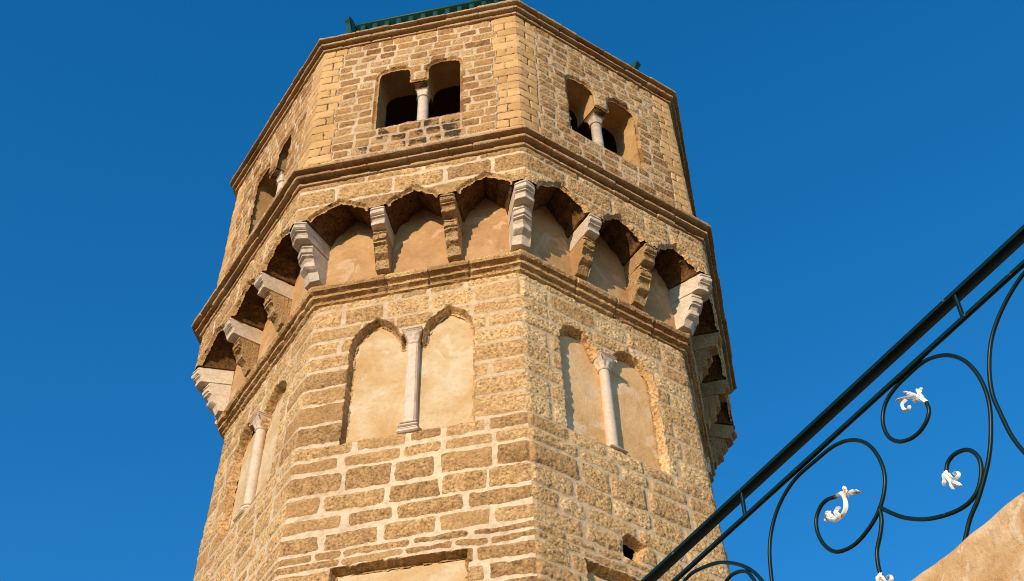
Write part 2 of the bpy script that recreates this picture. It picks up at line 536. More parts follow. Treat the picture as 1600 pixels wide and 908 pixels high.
def masonry_face(mb, v, rfun, z0, z1, step, zs, rows, holes=(), seed=1, mort=.017, amp=.006, rough=.006,
                 weather=0.0, upper=False, lichen=None, hdepth=.06, base_off=0.0, warp=1.0, tone=None):
    """one face of the tower as a fine relief of stones set in mortar, with openings left out"""
    L0 = flen(v, rfun(np.array((z0 + z1) / 2)))
    nu = max(8, int(L0 / step))
    nv = max(4, int((z1 - z0) / step))
    zz = np.linspace(z0, z1, nv + 1)
    tt = np.linspace(0, 1, nu + 1)
    rz = rfun(zz)
    ka, kb = (v - 1) % 8 + 1, v % 8 + 1
    A = np.array([vert(v, 1.0)])
    B = np.array([vert(v + 1, 1.0)])
    XY = rz[:, None, None] * (A[None] * (1 - tt[None, :, None]) + B[None] * tt[None, :, None])
    P = np.concatenate([XY, np.broadcast_to(zz[:, None, None], (nv + 1, nu + 1, 1))], -1)
    Lz = rz * flen(v, 1.0)
    Lref = flen(v, float(rfun(np.array(zs[len(zs) // 2]))))
    U = (tt[None, :] - .5) * Lz[:, None] + .5 * Lref
    Ut = tt[None, :] * np.ones((nv + 1, 1)) * Lref           # pinned to the corners, for stones
    Z = np.broadcast_to(zz[:, None], U.shape)
    # wobble of joints
    w1 = (fbm(P, 2.6, 2, seed) * .014 + fbm(P, 7, 2, seed + 1) * .012) * warp
    w2 = (fbm(P, 3, 2, seed + 9) * .012 + fbm(P, 8, 2, seed + 3) * .012) * warp
    w3 = fbm(P, 30, 3, seed + 4) * .009 * warp
    smear = fbm(P, 6, 3, seed + 6) * .015 * warp
    edge = np.minimum(Ut, Lref - Ut)
    cf = np.clip(edge / .12, 0, 1)                             # joints run true through the corner
    Zw = Z + w1 * cf + w3 * .7
    Uw = Ut + w2 * cf + w3 * .7 * cf
    ci = np.clip(np.searchsorted(zs, Zw) - 1, 0, len(zs) - 2)
    m1 = np.zeros(U.shape)
    tint = np.zeros(U.shape)
    hoff = np.zeros(U.shape)
    quo = np.zeros(U.shape)
    sdm = np.full(U.shape, 1.0)
    nrm_tilt = np.zeros(U.shape)
    for i in range(len(zs) - 1):
        sel = ci == i
        if not sel.any():
            continue
        e = rows[i]
        bi = np.clip(np.searchsorted(e, Uw[sel]) - 1, 0, len(e) - 2)
        lo, hi = e[bi].copy(), e[bi + 1].copy()
        nb = len(e) - 1
        rg = np.random.RandomState((seed * 7919 + i * 131 + v * 17) % 2 ** 31)
        jt = rg.rand(nb + 2)
        jh = rg.rand(nb + 2)
        jm = rg.uniform(.75, 1.45, nb + 2)
        for corner, side in ((v, 0), (v + 1, nb - 1)):           # a corner stone keeps its colour round the corner
            rc = np.random.RandomState((seed * 31 + i * 977 + ((corner - 1) % 8) * 53) % 2 ** 31)
            jt[side], jh[side] = rc.rand(), rc.rand()
        tint[sel] = jt[bi]
        hoff[sel] = jh[bi] - .5
        isq = np.zeros(nb)
        if upper:
            isq[:2 if len(e) > 2 and e[1] < .12 else 1] = 1
            isq[-(2 if e[-1] - e[-2] < .12 else 1):] = 1
        quo[sel] = isq[bi]
        mm = mort * jm[bi] * np.where(isq[bi] > 0, .28, 1)
        zl, zh = zs[i], zs[i + 1]
        mm = np.minimum(mm, (zh - zl) * .17)
        first, last = bi == 0, bi == nb - 1
        dl = np.where(first, 9, Uw[sel] - lo)
        dr = np.where(last, 9, hi - Uw[sel])
        if upper:
            # no joint gap between a quoin and the brick field beyond what the brick shows
            pass
        du = np.minimum(dl, dr) - mm
        dz = np.minimum(Zw[sel] - zl, zh - Zw[sel]) - mm * (.9 if not upper else 1)
        rad = np.where(isq[bi] > 0, .004, (.006 + .020 * jm[bi] ** 2 * .6) * (1 if not upper else .7))
        qx, qz = np.minimum(du - rad, 0), np.minimum(dz - rad, 0)
        s_ = rad - np.hypot(qx, qz)
        s_ = np.where((du > rad) & (dz > rad), np.minimum(du, dz), s_)
        sdm[sel] = s_
        nrm_tilt[sel] = (np.clip((Uw[sel] - (lo + hi) / 2), -.2, .2) * (jh[(bi + 1)] - .5) + (Zw[sel] - (zl + zh) / 2) * (jt[(bi + 1)] - .5)) * .05
    stone = sstep(-.005, .006, sdm + w3 * .6 + smear * (1 - quo))
    m1 = stone
    bev = sstep(0.0, .03, sdm)
    h = amp * (.35 * stone + .65 * bev) * (1 - .6 * quo) + hoff * .010 * bev * (1 - .85 * quo) + nrm_tilt * bev * (1 - quo)
    grit = fbm(P, 22, 3, seed + 2) * rough + fbm(P, 75, 2, seed + 5) * rough * .75
    h = h + grit * (.35 + .65 * stone) * (1 - .75 * quo)
    h = h - (1 - stone) * quo * .012
    h = h + fbm(P, 1.6, 2, seed + 7) * .006
    # corners: shared, slightly chipped
    for k, (cv, dist) in enumerate(((v, Ut), (v + 1, Lref - Ut))):
        wv = 1 - sstep(0.0, .035, dist)
        key = ((cv - 1) % 8) * 11.7
        pz = np.stack([np.full(Z.shape, key), np.zeros(Z.shape), Z], -1)
        hc = fbm(pz, 16, 3, seed) * rough * 1.1 - .004 + (0.002 if upper else 0)
        h = h * (1 - wv) + hc * wv
    # openings
    keepv = np.ones(U.shape, bool)
    hole_depth = np.zeros(U.shape)
    for poly in holes:
        sd_ = poly_sd(poly, U, Z) + (w3 * 1.1 + fbm(P, 18, 2, seed + 3) * .004) * (0.55 if upper else 1)
        near = sstep(.016, 0, np.abs(sd_)) * np.clip(fbm(P, 30, 2, seed + 8), -1, 1) * .004
        h = h + near
        hole_depth = np.maximum(hole_depth, sstep(.001, -.014, sd_) * hdepth)
        keepv &= sd_ > -.0225 - step * .4
        stone = np.where(sd_ < .004, np.maximum(stone, .9), stone)
    h = h - hole_depth + base_off
    n = frame(v, 1.0)[2]
    D = np.zeros(P.shape)
    D[..., :2] = n
    for cv, dist in ((v, Ut), (v + 1, Lref - Ut)):
        wv = (1 - sstep(0.0, .05, dist))[..., None]
        a = vang(cv)
        D[..., :2] = D[..., :2] * (1 - wv) + np.array([math.cos(a), math.sin(a)]) / math.cos(PI / 8) * wv
    P = P + D * h[..., None]
    if tone is not None:
        tint = tone(tint, U, Z, P)
    Al = weather(U, Z, P) if callable(weather) else np.full(U.shape, float(weather))
    if lichen is not None:
        Al = Al + lichen(U, Z, P)
    Cc = np.stack([stone, tint, quo, Al], -1)
    keep = keepv[:-1, :-1] | keepv[1:, :-1] | keepv[:-1, 1:] | keepv[1:, 1:]
    mb.grid(P, Cc, keep)

def reveal(mb, v, r, outline, d0, d1, nd, seed, rough=.003, closed=True, C=None, rfun=None, inner=None, lift=None):
    """the sides of an opening: outline swept from depth d0 to d1 behind the face"""
    O = resample(outline, .018, closed)
    ds = np.linspace(d0, d1, nd)
    a, ud, n, L = frame(v, r)
    P = np.zeros((nd, len(O), 3))
    for k, d in enumerate(ds):
        f = k / (nd - 1)
        u = O[:, 0]
        if inner is not None:
            u = u * (1 - f) + inner(O[:, 0]) * f
        P[k, :, :2] = a + ud * u[:, None] - n * d
        P[k, :, 2] = O[:, 1] + (0 if lift is None else f * lift(O[:, 1]))
        if rfun is not None:                     # follow the lean of the wall
            off = (rfun(O[:, 1]) - r) * math.cos(PI / 8)
            P[k, :, :2] += n * off[:, None]
    nn = np.stack([fbm(P, 14, 3, seed), fbm(P, 14, 3, seed + 5), fbm(P, 14, 3, seed + 11)], -1) * rough
    nn[0] *= .4
    P = P + nn
    mb.grid(P, C, closed=closed)

def panel(mb, v, rfun, poly, depth, step, seed, grow=.03, rough=.004, C=None):
    """plaster infill set back inside an opening"""
    Q = np.asarray(poly)
    u0, z0 = Q.min(0) - grow
    u1, z1 = Q.max(0) + grow
    nu, nv = int((u1 - u0) / step), int((z1 - z0) / step)
    U, Z = np.meshgrid(np.linspace(u0, u1, nu + 1), np.linspace(z0, z1, nv + 1))
    a, ud, n, L = frame(v, 1.0)
    r = rfun(Z)
    Lr = flen(v, float(rfun(np.array(Q[:, 1].mean()))))
    mid = (vert(v, 1.0) + vert(v + 1, 1.0)) / 2
    P = np.zeros(U.shape + (3,))
    P[..., :2] = mid * r[..., None] + ud * (U - Lr / 2)[..., None]
    P[..., 2] = Z
    d = -depth + fbm(P, 4, 3, seed) * rough * 1.6 + fbm(P, 17, 3, seed + 2) * rough * .5
    P[..., :2] += n * d[..., None]
    sd_ = poly_sd(poly, U, Z)
    kv = sd_ < grow
    keep = kv[:-1, :-1] & kv[1:, :-1] & kv[:-1, 1:] & kv[1:, 1:]
    mb.grid(P, C, keep)

def ring_moulding(mb, faces, prof, step_u, seed, rough=.004, block=.5, jitter=.004, groove=.006, tints=(0, 1), chip=0.0):
    """a moulding carried round the tower: prof = list of (r, z); worn, cut in blocks"""
    pr = resample(prof, .009, False)
    k = len(pr)
    for v in faces:
        L = flen(v, pr[:, 0].mean())
        st = step_u if 0 < v < 5 else step_u * 3
        nu = int(L / st)
        t = np.linspace(0, 1, nu + 1)
        A, B = vert(v, 1.0), vert(v + 1, 1.0)
        P = np.zeros((k, nu + 1, 3))
        P[..., :2] = pr[:, None, 0, None] * (A * (1 - t[:, None]) + B * t[:, None])[None]
        P[..., 2] = pr[:, None, 1]
        rg = np.random.RandomState(seed * 101 + (v - 1) % 8)
        cuts = [0.0]
        while L - cuts[-1] > block * 1.4:
            cuts.append(cuts[-1] + rg.uniform(.6, 1.25) * block)
        cuts.append(L)
        cuts = np.array(cuts)
        u = t * L
        bi = np.clip(np.searchsorted(cuts, u) - 1, 0, len(cuts) - 2)
        jo, jz, jt = rg.uniform(-1, 1, len(cuts)) * jitter, rg.uniform(-1, 1, len(cuts)) * jitter * .6, rg.uniform(*tints, len(cuts))
        cw = sstep(0, .04, np.minimum(u, L - u))                 # nothing shifts at the corner itself
        dj = np.min(np.abs(u[:, None] - cuts[None, 1:-1]), axis=1) if len(cuts) > 2 else np.full(u.shape, 1.0)
        gr = (1 - sstep(.002, .010, dj)) * groove
        # profile normals
        tg = np.gradient(pr, axis=0)
        nr = np.stack([-tg[:, 1], tg[:, 0]], -1)
        nr /= np.linalg.norm(nr, axis=1)[:, None] + 1e-9
        if (nr[:, 0] * (pr[:, 0] - pr[:, 0].mean())).sum() < 0:
            nr = -nr
        n = frame(v, 1.0)[2]
        dirs = np.zeros((nu + 1, 2)) + n
        for cv, ww in ((v, u), (v + 1, L - u)):
            w = (1 - sstep(0, .05, ww))[:, None]
            a = vang(cv)
            dirs = dirs * (1 - w) + np.array([math.cos(a), math.sin(a)]) / math.cos(PI / 8) * w
        ch = np.clip(fbm(P, 7, 3, seed + 3) - .25, 0, 1) * chip
        hh = fbm(P, 18, 3, seed) * rough + fbm(P, 60, 2, seed + 1) * rough * .6 + (jo[bi] * cw - gr)[None] - ch
        hh[0] = hh[-1] = 0
        P[..., :2] += dirs[None] * (hh * nr[:, None, 0])[..., None]
        P[..., 2] += hh * nr[:, None, 1] + (jz[bi] * cw)[None] * np.sin(np.linspace(0, PI, k))[:, None]
        Cc = np.zeros((k, nu + 1, 4))
        Cc[..., 0] = 1 - (1 - sstep(.002, .008, dj))[None] * .9
        Cc[..., 1] = jt[bi][None]
        Cc[..., 3] = .6
        mb.grid(P, Cc)

tower = empty('minaret')
tag(tower, 'octagonal stone minaret with twin arched windows, corbelled gallery and blind arches against blue sky', 'tower')

FR, RT, LF = 2, 3, 1
Z_BOT = 6.55
DENSE = .0085

# ---- outlines of openings -------------------------------------------------
def arc(cx, cz, rx, rz, a0, a1, k=10):
    return [(cx + rx * math.cos(math.radians(a0 + (a1 - a0) * i / k)), cz + rz * math.sin(math.radians(a0 + (a1 - a0) * i / k))) for i in range(k + 1)]

def belfry_outline(L, c=None, w=.435, sill=12.285, spring=13.17, top=13.335, pier=.062, pier_z=13.045):
    c = L / 2 + .02 if c is None else c
    def head(a, b):                                            # depressed arch from a to b
        m_, hw = (a + b) / 2, (b - a) / 2
        return [(m_ - hw * math.copysign(abs(math.cos(t)) ** .62, math.cos(t)), spring + (top - spring) * abs(math.sin(t)) ** .8) for t in np.linspace(0, PI, 17)]
    return [(c - w, sill)] + head(c - w, c - pier) + [(c - pier, pier_z), (c + pier, pier_z)] + head(c + pier, c + w) + [(c + w, sill)]

def keel(a, b, spring, apex):
    """pointed ogee head from a to b"""
    m_, hw = (a + b) / 2, (b - a) / 2
    H = apex - spring
    L_ = [(-1, 0), (-.985, .16), (-.93, .34), (-.80, .53), (-.60, .70), (-.40, .81), (-.24, .885), (-.10, .955), (0, 1)]
    pts = [(m_ + hw * x, spring + H * y) for x, y in L_]
    return pts + [(m_ + hw * -x, spring + H * y) for x, y in reversed(L_[:-1])]

def round_head(a, b, spring, apex):
    m_, hw = (a + b) / 2, (b - a) / 2
    return [(m_ - hw * math.cos(t), spring + (apex - spring) * math.sin(t)) for t in np.linspace(0, PI, 17)]

def blind_outline(a0, a1, b0, b1, sill, spring, apex, head, cap=9.70):
    """two heads standing on a shared column: one opening below the capital"""
    l_, r_ = head(a0, a1, spring, apex), head(b0, b1, spring, apex)
    return [(a0, sill)] + l_ + [(a1, cap), (b0, cap)] + r_ + [(b1, sill)]

BLIND = {FR: blind_outline(.345, .765, .935, 1.358, 8.565, 9.60, 9.955, keel),
         RT: blind_outline(.355, .735, .870, 1.305, 8.60, 9.62, 9.835, round_head, 9.64),
         LF: blind_outline(.400, .800, .905, 1.385, 8.63, 9.60, 9.86, keel, 9.72),
         4: blind_outline(.355, .755, .900, 1.340, 8.60, 9.60, 9.85, round_head, 9.66),
         0: blind_outline(.355, .755, .900, 1.340, 8.60, 9.60, 9.85, round_head, 9.66)}
COLS = {FR: .852, RT: .806, LF: .852, 4: .83, 0: .83}
NICHE = {FR: [(.375, 5.2), (.375, 7.40), (1.312, 7.385), (1.312, 5.2)],
         RT: [(.40, 5.2), (.40, 7.385), (1.36, 7.385), (1.36, 5.2)],
         LF: [(.45, 5.2), (.45, 7.385), (1.36, 7.385), (1.36, 5.2)]}
HOLE = [(.735, 7.555), (.742, 7.72), (.800, 7.775), (.87, 7.765), (.960, 7.735), (.905, 7.655), (.875, 7.535), (.80, 7.535)]

# ---- lower storey ----------------------------------------------------------
def weather_low(v):
    def f(U, Z, P):
        if v == FR:
            return np.clip(sstep(8.6, 9.7, Z + (U - .9) * .8 + fbm(P, 2.5, 2, 61) * .5) * .75 + fbm(P, 3, 2, 64) * .2 + .02, 0, .95)
        return np.clip({LF: .45, RT: .75}.get(v, .7) + fbm(P, 3, 2, 64) * .35, 0, .98)
    return f
def tone_low(v):
    def f(t, U, Z, P):
        t = t * .55 + .13
        if v == FR:                              # paler stones high up towards the right-hand corner
            return t + sstep(8.5, 9.4, Z + (U - .9) * .7 + fbm(P, 2, 2, 61) * .3) * .27
        if v == LF:
            return t + .30
        return t + (.50 if v == RT else .3)
    return f
rng = random.Random(4)
zs_low = courses(Z_BOT, 10.24, .16, .235, rng, (7.40, 7.475, 7.55, 8.59, 10.14))
mb = MB()
for v in range(0, 5):
    L = flen(v, 2.27)
    rows = stone_layout(zs_low, L, .20, .50, v, 'low', .22, .46)
    holes = []
    if v in BLIND: holes.append(BLIND[v])
    if v in NICHE: holes.append(NICHE[v])
    if v == RT: holes.append(HOLE)
    masonry_face(mb, v, r_low, Z_BOT, 10.24, DENSE if v in (1, 2, 3) else .02, zs_low, rows, holes, seed=3, mort=.0185 if v != RT else .013,
                 amp=.007 if v != RT else .010, rough=.0080 if v != RT else .0085, weather=weather_low(v), hdepth=.075, tone=tone_low(v))
for v in range(5, 8):
    masonry_face(mb, v, r_low, Z_BOT, 10.24, .06, zs_low, stone_layout(zs_low, flen(v, 2.27), .20, .44, v, 'low'), seed=3, weather=.4)
zs_base = courses(0.0, Z_BOT, .18, .26, rng)
for v in range(0, 8):
    hl = [NICHE[v]] if v in NICHE else []
    masonry_face(mb, v, r_low, 0.0, Z_BOT, .035, zs_base, stone_layout(zs_base, flen(v, 2.4), .25, .5, v, 'base'), hl, seed=5, mort=.024, weather=.4, hdepth=.075)
mb.build('lower_wall', M_low, tower)

# hole: the dark putlog socket runs into the wall
mb = MB()
reveal(mb, RT, float(r_low(np.array(7.65))), HOLE, .05, .32, 6, 8, .008)
a = [fpt(RT, float(r_low(np.array(7.65))), p[0], p[1], -.31) for p in HOLE]
mb.poly(a)
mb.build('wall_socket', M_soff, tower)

def column(parent, v, r, u, z0, z1, rad, depth, cap_h, base_h, square=False, mat=M_column, cap_w=1.45, plain=False):
    """shaft with capital and base, standing in an opening"""
    c = fpt(v, r, u, 0, -depth)
    a, ud, n, L = frame(v, r)
    ang = math.atan2(n[1], n[0])
    mb = MB()
    h = z1 - z0
    zc = h - cap_h
    if square:
        for (x0, x1, w0, w1) in ((base_h, zc, rad, rad * .93),):
            P = []
            for z_, w_ in zip(np.linspace(x0, x1, 40), np.linspace(w0, w1, 40)):
                b_ = w_ * .30                                 # chamfered corners
                ring = [(-w_, w_ - b_), (-w_ + b_, w_), (w_ - b_, w_), (w_, w_ - b_), (w_, -w_ + b_), (w_ - b_, -w_), (-w_ + b_, -w_), (-w_, -w_ + b_)]
                P.append([(x, y, z_) for x, y in ring])
            P = np.array(P)
        ca, sa = math.cos(ang), math.sin(ang)
        Q = P.copy()
        Q[..., 0] = P[..., 0] * ca - P[..., 1] * sa + c[0]
        Q[..., 1] = P[..., 0] * sa + P[..., 1] * ca + c[1]
        Q[..., 2] += z0
        Q = Q + np.stack([fbm(Q, 25, 2, 1), fbm(Q, 25, 2, 2), fbm(Q, 25, 2, 3) * 0], -1) * .0022
        mb.grid(Q, closed=True)
    else:
        prof = [(rad * (1.0 - .08 * t), base_h + (zc - base_h) * t) for t in np.linspace(0, 1, 30)]
        mb.lathe(prof, (c[0], c[1], z0), 26, wob=.03)
    sh = mb.build('column', mat, parent)
    if base_h:
        mb = MB()
        M = Matrix.Translation((c[0], c[1], z0)) @ Matrix.Rotation(ang, 4, 'Z')
        st = [(1.75, 0, .30), (1.50, .31, .50), (1.62, .51, .66), (1.30, .67, .82), (1.42, .83, .92), (1.12, .93, 1.0)]
        for k_, b0, b1 in st:
            w_ = rad * k_
            if square:
                rounded_slab(mb, w_, b0 * base_h, b1 * base_h, M)
            else:
                if b0 == 0:
                    rounded_slab(mb, w_, 0, b1 * base_h, M)
                else:
                    zz_ = np.linspace(b0, b1, 7)
                    mb.lathe([(w_ * (.93 + .07 * math.sin(PI * (q - b0) / (b1 - b0))), q * base_h) for q in zz_], (c[0], c[1], z0), 24)
        mb.build('base', mat, parent)
    mb = MB()
    M = Matrix.Translation((c[0], c[1], z0 + zc)) @ Matrix.Rotation(ang, 4, 'Z')
    # astragal, flared bell, abacus, and leaf curls on the bell
    mb.lathe([(rad * 1.0, 0), (rad * 1.12, .03 * cap_h), (rad * 1.15, .08 * cap_h), (rad * 1.0, .13 * cap_h)], (c[0], c[1], z0 + zc), 24)
    N = 40
    P = []
    for t in np.linspace(0, 1, 14):
        w_ = rad * (.92 + (cap_w - .97) * t ** 1.8)
        sq = .15 + .75 * t
        row = []
        for j in range(N):
            a_ = 2 * PI * j / N
            ca, sa = math.cos(a_), math.sin(a_)
            q = (abs(ca) ** (2 + 6 * sq) + abs(sa) ** (2 + 6 * sq)) ** (-1 / (2 + 6 * sq))
            flute = 1 + (0 if plain else .09) * math.sin(8 * a_) * math.sin(PI * min(1, t * 1.3)) ** .7 + (0 if plain else .05) * math.sin(6 * PI * t) * (1 - t)
            row.append(M @ Vector((w_ * q * ca * flute, w_ * q * sa * flute, cap_h * (.12 + .66 * t))))
        P.append(row)
    mb.grid(np.array([[list(p) for p in r_] for r_ in P]), closed=True)
    if not plain:
        for sx in (-1, 1):
            for sy in (-1, 1):                                 # corner volutes
                ctr = Vector((sx * rad * cap_w * .88, sy * rad * cap_w * .88, cap_h * .70))
                dd = Vector((sx, sy, 0)).normalized()
                pts = []
                for t in np.linspace(0, 1, 18):
                    an = 4.6 * t - 1.2
                    rr_ = rad * .30 * (1 - .62 * t)
                    pts.append(M @ (ctr + dd * rr_ * math.cos(an) + Vector((0, 0, rr_ * math.sin(an)))))
                mb.tube(pts, rad * .10, 6)
    rounded_slab(mb, rad * cap_w, cap_h * .79, cap_h * .90, M)
    rounded_slab(mb, rad * (cap_w + .1), cap_h * .905, cap_h, M)
    mb.build('capital', mat, parent)
    return sh

def rounded_slab(mb, w, z0, z1, M):
    b = min(w * .12, (z1 - z0) * .35)
    rings = [(w - b, z0), (w, z0 + b), (w, z1 - b), (w - b, z1)]
    P = []
    for w_, z_ in rings:
        c_ = w_ * .08
        rg_ = [(-w_, -w_ + c_), (-w_ + c_, -w_), (w_ - c_, -w_), (w_, -w_ + c_), (w_, w_ - c_), (w_ - c_, w_), (-w_ + c_, w_), (-w_, w_ - c_)]
        P.append([list(M @ Vector((x, y, z_))) for x, y in rg_])
    P = np.array(P)
    mb.grid(P, closed=True)
    mb.poly(P[0][::-1])
    mb.poly(P[-1])

# blind windows with their columns, plaster set back
for v in (LF, FR, RT, 0, 4):
    mb = MB()
    panel(mb, v, r_low, BLIND[v], .075, .011 if v in (1, 2, 3) else .03, 20 + v, rough=.004)
    bw = mb.build('blind_window', M_plaster_patchy if v == RT else M_plaster, tower)
    O = BLIND[v]
    sill = O[0][1]
    cap = O[len(O) // 2][1]
    rmid = float(r_low(np.array((sill + cap) / 2)))
    column(bw, v, rmid, COLS[v], sill - .004, cap + .004, .047, .045, .150, .13 if v != RT else .05, square=(v == FR), cap_w=1.68)
# sunk plaster niches under the blind windows
for v in NICHE:
    mb = MB()
    panel(mb, v, r_low, NICHE[v], .075, .02, 40 + v)
    mb.build('sunk_panel', M_plaster_patchy if v == RT else M_plaster, tower)

# ---- ledge moulding under the gallery ----------------------------------------
mb = MB()
ledge = [(2.24, 10.452), (2.29, 10.448), (2.315, 10.435), (2.340, 10.405), (2.344, 10.38), (2.330, 10.352), (2.278, 10.338), (2.274, 10.324),
         (2.306, 10.314), (2.308, 10.280), (2.266, 10.264), (2.262, 10.252), (2.278, 10.244), (2.274, 10.224), (2.245, 10.212), (2.225, 10.205)]
ring_moulding(mb, range(0, 8), ledge, .010, 6, rough=.008, block=.52, jitter=.008, groove=.014, tints=(.25, .9), chip=.05)
mb.build('ledge_moulding', M_mould, tower)

# ---- alcove wall behind the corbels ------------------------------------------
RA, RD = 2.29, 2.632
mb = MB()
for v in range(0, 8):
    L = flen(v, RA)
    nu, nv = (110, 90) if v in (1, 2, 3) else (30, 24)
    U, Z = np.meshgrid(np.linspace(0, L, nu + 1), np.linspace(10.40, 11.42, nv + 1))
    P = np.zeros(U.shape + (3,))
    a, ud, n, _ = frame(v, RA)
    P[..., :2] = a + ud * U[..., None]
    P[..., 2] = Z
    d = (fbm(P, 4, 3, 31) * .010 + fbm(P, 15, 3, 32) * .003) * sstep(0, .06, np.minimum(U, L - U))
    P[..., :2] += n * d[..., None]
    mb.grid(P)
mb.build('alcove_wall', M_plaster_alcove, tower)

# ---- overhanging arch band ----------------------------------------------------
PIER = .108          # half width of a pier at a corner, measured along the face
HW = .078            # half width of a middle pier
ZI = 10.985          # underside of piers (top of corbels)
def pier_centres(L):
    return [0.0, .362 * L, .665 * L, L]

def gallery_arch(a, b):
    """stepped keel arch of one bay, from pier edge a to pier edge b"""
    m_, hw = (a + b) / 2, (b - a) / 2
    L_ = [(-1, 0), (-.98, .13), (-.92, .28), (-.81, .41), (-.66, .50), (-.56, .53), (-.53, .59), (-.45, .70), (-.32, .80), (-.17, .88), (-.05, .98), (0, 1.05)]
    H = 11.222 - ZI
    pts = [(m_ + hw * x, ZI + H * y) for x, y in L_]
    return pts + [(m_ - hw * x, ZI + H * y) for x, y in reversed(L_[:-1])]

zs_band = np.array([10.80, 11.17, 11.405, 11.50])
bm_ = MB()
sm_ = MB()
for v in range(0, 8):
    L = flen(v, RD)
    pc = pier_centres(L)
    pe = [(pc[0], pc[0] + PIER), (pc[1] - HW, pc[1] + HW), (pc[2] - HW, pc[2] + HW), (pc[3] - PIER, pc[3])]
    bays = [(pe[i][1], pe[i + 1][0]) for i in range(3)]
    holes = []
    strip = [(0.0, ZI)]
    for a, b in bays:
        ar = gallery_arch(a, b)
        holes.append([(a, 10.7)] + ar + [(b, 10.7)])
        strip += ar
    strip.append((L, ZI))
    # front
    rg = random.Random(f'band{v}')
    rows = [np.array([0] + [(a + b) / 2 for a, b in bays] + [L]),
            np.array(sorted([0, L] + [min(L - .2, max(.2, L * q + rg.uniform(-.08, .08))) for q in (.2, .43, .66, .84)])),
            np.array([0, L * .3, L * .55, L * .8, L])]
    def lich(U, Z, P, v=v):
        return (sstep(.1, .6, fbm(P, 6, 3, 77)) * 1.0 + .35) * (1.0 if v in (3, 4) else .75)
    masonry_face(bm_, v, lambda z: np.full(np.shape(z), RD), ZI, 11.50, .0085 if v in (1, 2, 3) else .02, zs_band, rows, holes, seed=12,
                 mort=.015, amp=.010, rough=.010, weather={FR: .15, LF: .2}.get(v, .65), lichen=None, hdepth=.03,
                 tone=lambda t, U, Z, P, v=v: t * .5 + (.40 if v != FR else .30))
    # soffits: arches and pier undersides swept back to the alcove wall
    LA = flen(v, RA)
    sh = (L - LA) / 2
    def inner(u, L=L, LA=LA, sh=sh, pe=pe):
        return np.interp(u, [0, PIER, pe[1][0], pe[2][1], L - PIER, L], [0, PIER * .98, pe[1][0] - sh, pe[2][1] - sh, LA - PIER * .98, LA])
    dep = (RD - RA) * math.cos(PI / 8)
    O = np.array(strip)
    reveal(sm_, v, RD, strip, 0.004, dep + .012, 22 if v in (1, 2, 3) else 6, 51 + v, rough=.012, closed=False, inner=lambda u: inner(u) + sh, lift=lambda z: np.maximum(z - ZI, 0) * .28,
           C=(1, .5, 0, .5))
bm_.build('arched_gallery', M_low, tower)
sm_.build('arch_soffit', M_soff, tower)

# ---- corbels -------------------------------------------------------------------
DEP = (RD - RA) * math.cos(PI / 8)                # projection of the band from the alcove wall
ZC = ZI - .004
UPPER = [(-.03, ZC), (DEP + .010, ZC), (DEP + .012, ZC - .018), (DEP - .004, ZC - .022), (DEP + .008, ZC - .032), (DEP + .017, ZC - .052),
         (DEP + .012, ZC - .076), (DEP - .006, ZC - .088), (DEP - .024, ZC - .090), (DEP - .010, ZC - .096), (DEP - .010, ZC - .106), (DEP - .030, ZC - .112),
         (DEP - .042, ZC - .130), (DEP - .044, ZC - .148), (DEP - .032, ZC - .152), (DEP - .034, ZC - .178), (DEP - .040, ZC - .182), (DEP * .50, ZC - .186), (-.03, ZC - .190)]
ZL = ZC - .187
DL = DEP * .66
LOWER = [(-.03, ZL), (DL, ZL), (DL + .002, ZL - .030), (DL - .016, ZL - .036), (DL - .002, ZL - .048), (DL + .006, ZL - .070), (DL - .002, ZL - .098),
         (DL - .028, ZL - .106), (DL - .014, ZL - .114), (DL - .016, ZL - .128), (DL - .044, ZL - .138), (DL - .062, ZL - .165), (DL - .064, ZL - .190),
         (DL - .050, ZL - .196), (DL - .054, ZL - .232), (DL - .066, ZL - .240), (DL - .110, ZL - .262), (DL - .140, ZL - .345), (-.03, ZL - .355)]

def bracket_mesh(prof, hw, corner, seed, rough):
    """profile swept sideways; a corner bracket has a pointed, two-facet nose"""
    pr = resample(prof, .006, True)
    xm = pr[:, 0].max()
    ys = np.linspace(-hw, hw, 19)
    P = np.zeros((len(ys), len(pr), 3))
    for i, y in enumerate(ys):
        f = np.clip(pr[:, 0] / xm, 0, 1) ** .5
        x = pr[:, 0] - (abs(y) * .62 * f if corner else 0)
        P[i, :, 0], P[i, :, 1], P[i, :, 2] = x, y, pr[:, 1]
    # soften arrises at the two sides
    for i in (0, -1):
        c_ = pr.mean(0)
        P[i, :, 0] += np.sign(c_[0] - P[i, :, 0]) * .005 * (pr[:, 0] > .1)
        P[i, :, 2] += np.sign(c_[1] - P[i, :, 2]) * .004
    q = P + seed * 3.1
    P = P + np.stack([fbm(q, 20, 3, 1), fbm(q, 20, 3, 2), fbm(q, 20, 3, 3)], -1) * rough
    ch = np.clip(fbm(q, 9, 3, 5) - .2, 0, 1) * rough * 3
    P[..., 0] -= ch * (pr[None, :, 0] > .15)
    return P

